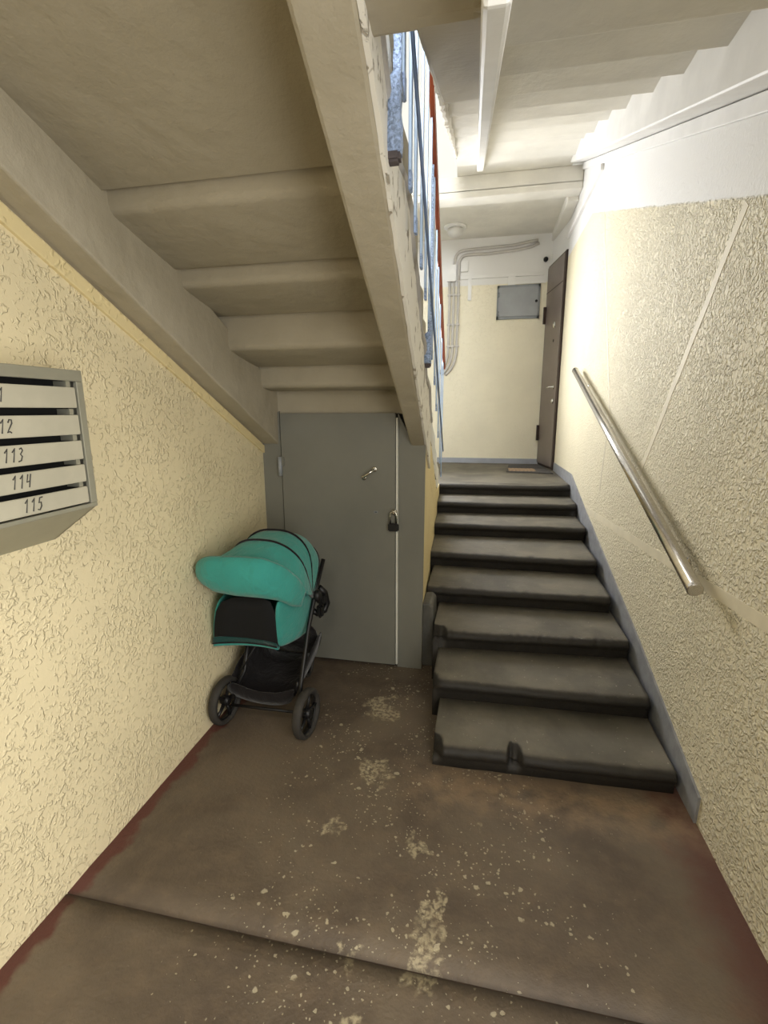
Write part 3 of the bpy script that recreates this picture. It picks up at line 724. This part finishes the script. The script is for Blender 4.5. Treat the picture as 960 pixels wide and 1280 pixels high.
o = obj('basket_front', bm, M['pram_black'], pr, True); solid(o, .012, 0, 2)
bm = BM(); grid(bm, [[(-1.24, 2.62, .20), (-1.1, 2.63, .20), (-.95, 2.62, .20)], [(-1.17, 2.58, .34), (-1.05, 2.58, .34), (-.93, 2.56, .36)], [(-1.12, 2.52, .47), (-1.02, 2.5, .46), (-.93, 2.48, .46)]])
o = obj('basket_back', bm, M['pram_black'], pr, True); solid(o, .008, 0, 1)
def wheel(c, r, w, ax, parent):
    ax = Vector(ax).normalized(); c = Vector(c)
    bm = BM(); pr_ = [(r*.80, -w/2), (r*.93, -w/2), (r*.99, -w*.3), (r, 0), (r*.99, w*.3), (r*.93, w/2), (r*.80, w/2), (r*.80, -w/2+.001)]
    a = ax.orthogonal().normalized(); b_ = ax.cross(a); n = 32
    rings = [[bm.verts.new(c+ax*h+(a*math.cos(2*math.pi*k/n)+b_*math.sin(2*math.pi*k/n))*q) for k in range(n)] for q, h in pr_[:-1]]
    for i in range(len(rings)):
        j = (i+1) % len(rings)
        for k in range(n): bm.faces.new((rings[i][k], rings[i][(k+1) % n], rings[j][(k+1) % n], rings[j][k]))
    ty = obj('wheel', bm, M['rubber'], parent, True)
    bm = BM(); lathe(bm, c, ax, [(.022, -w*.55), (.026, -w*.3), (.026, w*.45), (.016, w*.6)], 18)
    for k in range(5):
        t_ = 2*math.pi*k/5+.4; d = a*math.cos(t_)+b_*math.sin(t_)
        tube(bm, [c+d*.02, c+d*r*.5+ax*w*.1, c+d*r*.83], .009, 8, True, [.012, .009, .010])
    n_ = [c+(a*math.cos(2*math.pi*k/24)+b_*math.sin(2*math.pi*k/24))*r*.80 for k in range(25)]
    tube(bm, n_, .007, 6); obj('spokes', bm, M['black'], ty, True)
wheel((-.858, 2.14, .130), .130, .046, (1, -.10, .02), pr)
wheel((-1.335, 2.165, .130), .130, .046, (1, -.10, 0), pr)
for x in (-1.06, -1.22): wheel((x, 2.70, .078), .078, .034, (1, 0, 0), pr)

# ---------------------------------------------------------------- stairwell railing along the left flight
rl = thing('stair_railing', 'pale blue balustrade with red-brown handrail above the well edge of the left flight', 'railing', (-.3, 3.0, 1.2))
RX = lambda y: -.165-.047*y
RZ = lambda y: 3.027-.445*(y-2.46)
bm = BM(); n = 10; rows = []
for i in range(n+1):
    y = 1.0+(4.60-1.0)*i/n; x = RX(y)+.0; z = RZ(y)
    rows.append([(x-.010, y, z-.025), (x+.010, y, z-.025), (x+.014, y, z), (x+.008, y, z+.018), (x-.008, y, z+.018), (x-.014, y, z)])
V = [[bm.verts.new(p) for p in r] for r in rows]
for i in range(n):
    for k in range(6): bm.faces.new((V[i][k], V[i][(k+1) % 6], V[i+1][(k+1) % 6], V[i+1][k]))
bm.faces.new(V[0][::-1]); bm.faces.new(V[-1]); obj('handrail', bm, M['rail_red'], rl)
LOWRAIL = [(1.10, 2.829), (4.50, 1.316)]
bots = [(1.42, 2.49), (1.606, 2.35), (1.775, 2.287), (2.025, 2.243), (2.262, 2.179), (2.52, 2.088), (2.80, 1.98), (3.12, 1.86), (3.40, 1.70), (3.75, 1.50), (4.15, 1.26), (4.50, 1.10)]
for k, (y, zb) in enumerate(bots):
    zb -= .02; x = RX(y)-.004
    bm = BM(); box(bm, x-.0035, x+.0035, y-.016, y+.016, zb, RZ(y)-.02, .001); bl = obj('baluster', bm, M['blue'], rl)
    bm = BM(); box(bm, x-.005, x+.005, y-.0165, y+.0165, zb-.004, zb+.05, .002); obj('baluster_foot', bm, M['blue_lump'], bl)
    bm = BM(); box(bm, x+.0035, x+.0048, y-.017, y-.013, zb, RZ(y)-.02); box(bm, x-.0048, x-.0035, y-.017, y-.013, zb, RZ(y)-.02); obj('baluster_edge', bm, M['blue_edge'], bl)
bm = BM(); tube(bm, [(RX(y)+.010, y, z) for y, z in LOWRAIL], .006, 8); obj('lower_rail', bm, M['blue_edge'], rl, True)
for y, zb, zt in ((1.36, 2.315, RZ(1.36)), (2.72, 1.93, RZ(2.72))):
    x = RX(y)-.012
    bm = BM(); n = 40; rings = []
    for i in range(n+1):
        z = zb+(zt-.03-zb)*i/n; lump = 1.9+.5*nz(z*40, y) if z < zb+.15 else .95
        ring = []
        for (a, b_) in ((-1, -1), (0, -1.08), (1, -1), (1.08, 0), (1, 1), (0, 1.08), (-1, 1), (-1.08, 0)):
            q = (.012+.0035*nz(z*70, a*3, b_*3+y))*lump; ring.append(bm.verts.new((x-(.010 if lump > 1 else 0)+a*q*.8, y+b_*q, z)))
        rings.append(ring)
    for i in range(n):
        for k in range(8): bm.faces.new((rings[i][k], rings[i][(k+1) % 8], rings[i+1][(k+1) % 8], rings[i+1][k]))
    bm.faces.new(rings[0][::-1]); bm.faces.new(rings[-1]); po = obj('post', bm, M['blue_lump'], rl, True)
    bm = BM(); box(bm, x-.028, x+.008, y-.018, y+.018, zb-.022, zb+.006, .006); obj('post_foot', bm, M['mud'], po)

# ---------------------------------------------------------------- landing: apartment door, cabinet, conduits, lamp, mat
d2 = root('door_2')
A0, A1 = Vector((XR-.004, DY0, 0)), Vector((.797, YF-.01, 0))
ax = (A1-A0).normalized(); nr = Vector((ax.y, -ax.x, 0))
if nr.x > 0: nr = -nr
def dpt(s, z, o=0.0):
    p = A0+ax*s+nr*o; return Vector((p.x, p.y, z))
DW = (A1-A0).length
def dbox(bm, s0, s1, z0, z1, o0, o1):
    hexa(bm, [dpt(s0, z0, o0), dpt(s1, z0, o0), dpt(s1, z0, o1), dpt(s0, z0, o1), dpt(s0, z1, o0), dpt(s1, z1, o0), dpt(s1, z1, o1), dpt(s0, z1, o1)])
bm = BM(); dbox(bm, .05, DW, ZL+.03, DZ-.02, -.02, .022); dl = obj('door_leaf', bm, M['door2'], d2); bevel(dl, .004)
bm = BM(); dbox(bm, 0, .05, ZL, DZ, -.05, .016); dbox(bm, .05, DW, DZ-.02, DZ, -.05, .012); dbox(bm, 0, DW, ZL, ZL+.03, -.05, .006); obj('door_frame', bm, M['door_edge'], d2)
bm = BM(); dbox(bm, .05, DW, 3.25, 3.258, .022, .025); obj('head_line', bm, M['door_edge'], dl)
bm = BM(); lathe(bm, dpt(.30, 2.78, .022), nr, [(.045, 0), (.045, .006), (.03, .014), (.012, .018)], 20); obj('upper_lock', bm, M['chrome'], dl, True)
bm = BM(); lathe(bm, dpt(.30, 2.58, .022), nr, [(.02, 0), (.02, .005), (.008, .008)], 16); obj('peephole', bm, M['door_edge'], dl, True)
bm = BM(); p = dpt(.16, 1.98, .022)
lathe(bm, p, nr, [(.03, 0), (.03, .01), (.014, .014), (.014, .05)], 18); q = p+nr*.05; tube(bm, [q, q+ax*.12], .013, 10); obj('door_handle', bm, M['chrome'], dl, True)
bm = BM(); lathe(bm, dpt(.16, 1.80, .022), nr, [(.034, 0), (.034, .008), (.016, .02)], 18); obj('lower_lock', bm, M['chrome'], dl, True)
for z0 in (2.86, 1.25):
    bm = BM(); dbox(bm, DW-.035, DW+.0, z0, z0+.22, .022, .055); obj('hinge', bm, M['door_edge'], dl)

ec = thing('electrical_cabinet', 'flush grey metal meter cabinet high on the far landing wall', 'cabinet', (.4, YF, 3.17))
x0, x1, z0, z1 = .105, .690, 2.945, 3.395
bm = BM()
for b in ((x0, x1, z1-.035, z1), (x0, x1, z0, z0+.04), (x0, x0+.03, z0, z1), (x1-.03, x1, z0, z1)): box(bm, b[0], b[1], YF-.022, YF, b[2], b[3])
obj('frame', bm, M['cab_edge'], ec)
bm = BM(); box(bm, x0+.026, x1-.026, YF-.032, YF-.006, z0+.035, z1-.03, .004); cd = obj('door', bm, M['cab'], ec)
for zz in (3.02, 3.27):
    bm = BM(); cyl(bm, (x0+.022, YF-.034, zz), (0, 0, 1), .01, .06, 12); obj('hinge', bm, M['cab_edge'], cd, True)
bm = BM(); lathe(bm, (x1-.05, YF-.032, 3.17), (0, -1, 0), [(.018, 0), (.018, .006), (.008, .01)], 14); obj('lock', bm, M['black'], cd, True)

lp = thing('ceiling_lamp', 'round white dome lamp on the landing soffit', 'lamp', (-.47, 6.98, 4.03))
bm = BM(); lathe(bm, (-.47, 6.98, 4.03), (0, 0, -1), [(.145, 0), (.145, .02), (.12, .03)], 28); obj('lamp_base', bm, M['white2'], lp, True)
bm = BM(); lathe(bm, (-.47, 6.98, 4.0), (0, 0, -1), [(.10, 0), (.105, .03), (.09, .07), (.05, .095), (.004, .103)], 28); obj('lamp_glass', bm, M['lamp'], lp, True)

g = 'painted cable conduits on the far landing wall'
def conduit(pts, r, label):
    bm = BM(); tube(bm, pts, r, 10); return tag(obj('cable_conduit', bm, M['conduit'], None, True), label, 'conduit', g)
yc = YF-.022
up1 = [(.60, yc, 3.93), (.42, yc, 3.895), (.0, yc, 3.87), (-.28, yc, 3.865)]
cA = conduit([Vector(p) for p in ((.62, yc-.005, 3.945), (.50, yc, 3.935), (.30, yc, 3.905), (0, yc, 3.895), (-.30, yc, 3.885))]+bez((-.38, yc, 3.88), (-.49, yc, 3.87), (-.50, yc, 3.74), 6)+[Vector((-.505, yc, 3.702))], .020, 'upper painted conduit bending from the ceiling down to the junction box')
cB = conduit([Vector(p) for p in ((.64, yc-.012, 3.905), (.54, yc-.002, 3.872), (.36, yc, 3.845), (0, yc, 3.82), (-.26, yc, 3.82))]+bez((-.32, yc, 3.82), (-.42, yc, 3.82), (-.435, yc, 3.72), 6)+[Vector((-.44, yc, 3.60)), Vector((-.44, yc, 3.50))], .020, 'lower painted conduit running just below its twin under the soffit')
for dx, lab in ((-.565, 'leftmost of three vertical conduits below the junction box'), (-.505, 'middle of three vertical conduits below the junction box'), (-.440, 'rightmost of three vertical conduits, curving off left at its foot')):
    q = [Vector((dx, yc, 3.479)), Vector((dx+.005, yc, 3.2)), Vector((dx, yc, 2.75))]+bez((dx, yc, 2.55), (dx-.01, yc, 2.30), (dx-.16, yc, 2.20), 6)
    o = conduit(q, .019, lab)
    for zz in (3.3, 2.9, 2.6):
        bm = BM(); box(bm, dx-.026, dx+.030, YF-.045, YF-.001, zz-.012, zz+.012, .003); obj('clip', bm, M['conduit'], o)
jb = tag(obj('junction_box', (lambda b: (box(b, -.60, -.475, YF-.055, YF, 3.48, 3.70, .006), b)[1])(BM()), M['white2']), 'white junction box above the vertical conduits', 'junction box')
jb = tag(obj('junction_box', (lambda b: (box(b, -.412, -.31, YF-.05, YF, 3.60, 3.74, .006), b)[1])(BM()), M['white2']), 'smaller white junction box right of the conduit bend', 'junction box')
g2 = 'white cable trunking on the far landing wall'
def trunk(x0, x1, z0, z1, lab, t=.022):
    bm = BM(); box(bm, x0, x1, YF-t, YF, z0, z1, .002); return tag(obj('cable_trunking', bm, M['white2']), lab, 'trunking', g2)
trunk(-.412, .72, 3.505, 3.545, 'long horizontal white trunking across the far landing wall')
trunk(-.305, -.255, 3.22, 3.505, 'short vertical white trunking ending on the cream paint')
trunk(.245, .345, 3.395, 3.505, 'short vertical white trunking down to the meter cabinet')
trunk(.345, .76, 3.405, 3.43, 'thin horizontal trunking from meter cabinet to door', .018)
cc = thing('security_camera', 'small black round camera on the far wall above the apartment door', 'camera', (.735, YF, 3.70))
bm = BM(); lathe(bm, (.735, YF, 3.70), (0, -1, 0), [(.03, 0), (.032, .03), (.028, .045)], 18); obj('camera_body', bm, M['black'], cc, True)
bm = BM(); lathe(bm, (.735, YF-.045, 3.70), (0, -1, 0), [(.018, 0), (.014, .004)], 16); obj('lens', bm, M['dark'], cc, True)

mt = thing('doormat', 'grey and tan patterned doormat on the landing before the apartment door', 'doormat', (.52, 6.65, ZL))
bm = BM(); hexa(bm, [(x, y, z) for z in (ZL, ZL+.012) for x, y in ((.30, 6.40), (.86, 6.32), (.80, 7.30), (.36, 7.20))]); obj('mat_base', bm, M['mat_dark'], mt)
bm = BM()
for k in range(7):
    y = 6.46+k*.045
    for j in range(7):
        x = .33+j*.048+.02*(k % 2); box(bm, x, x+.034, y, y+.03, ZL+.012, ZL+.016)
o = obj('mat_pattern', bm, M['mat_pale'], mt); o['kind'] = 'stuff'
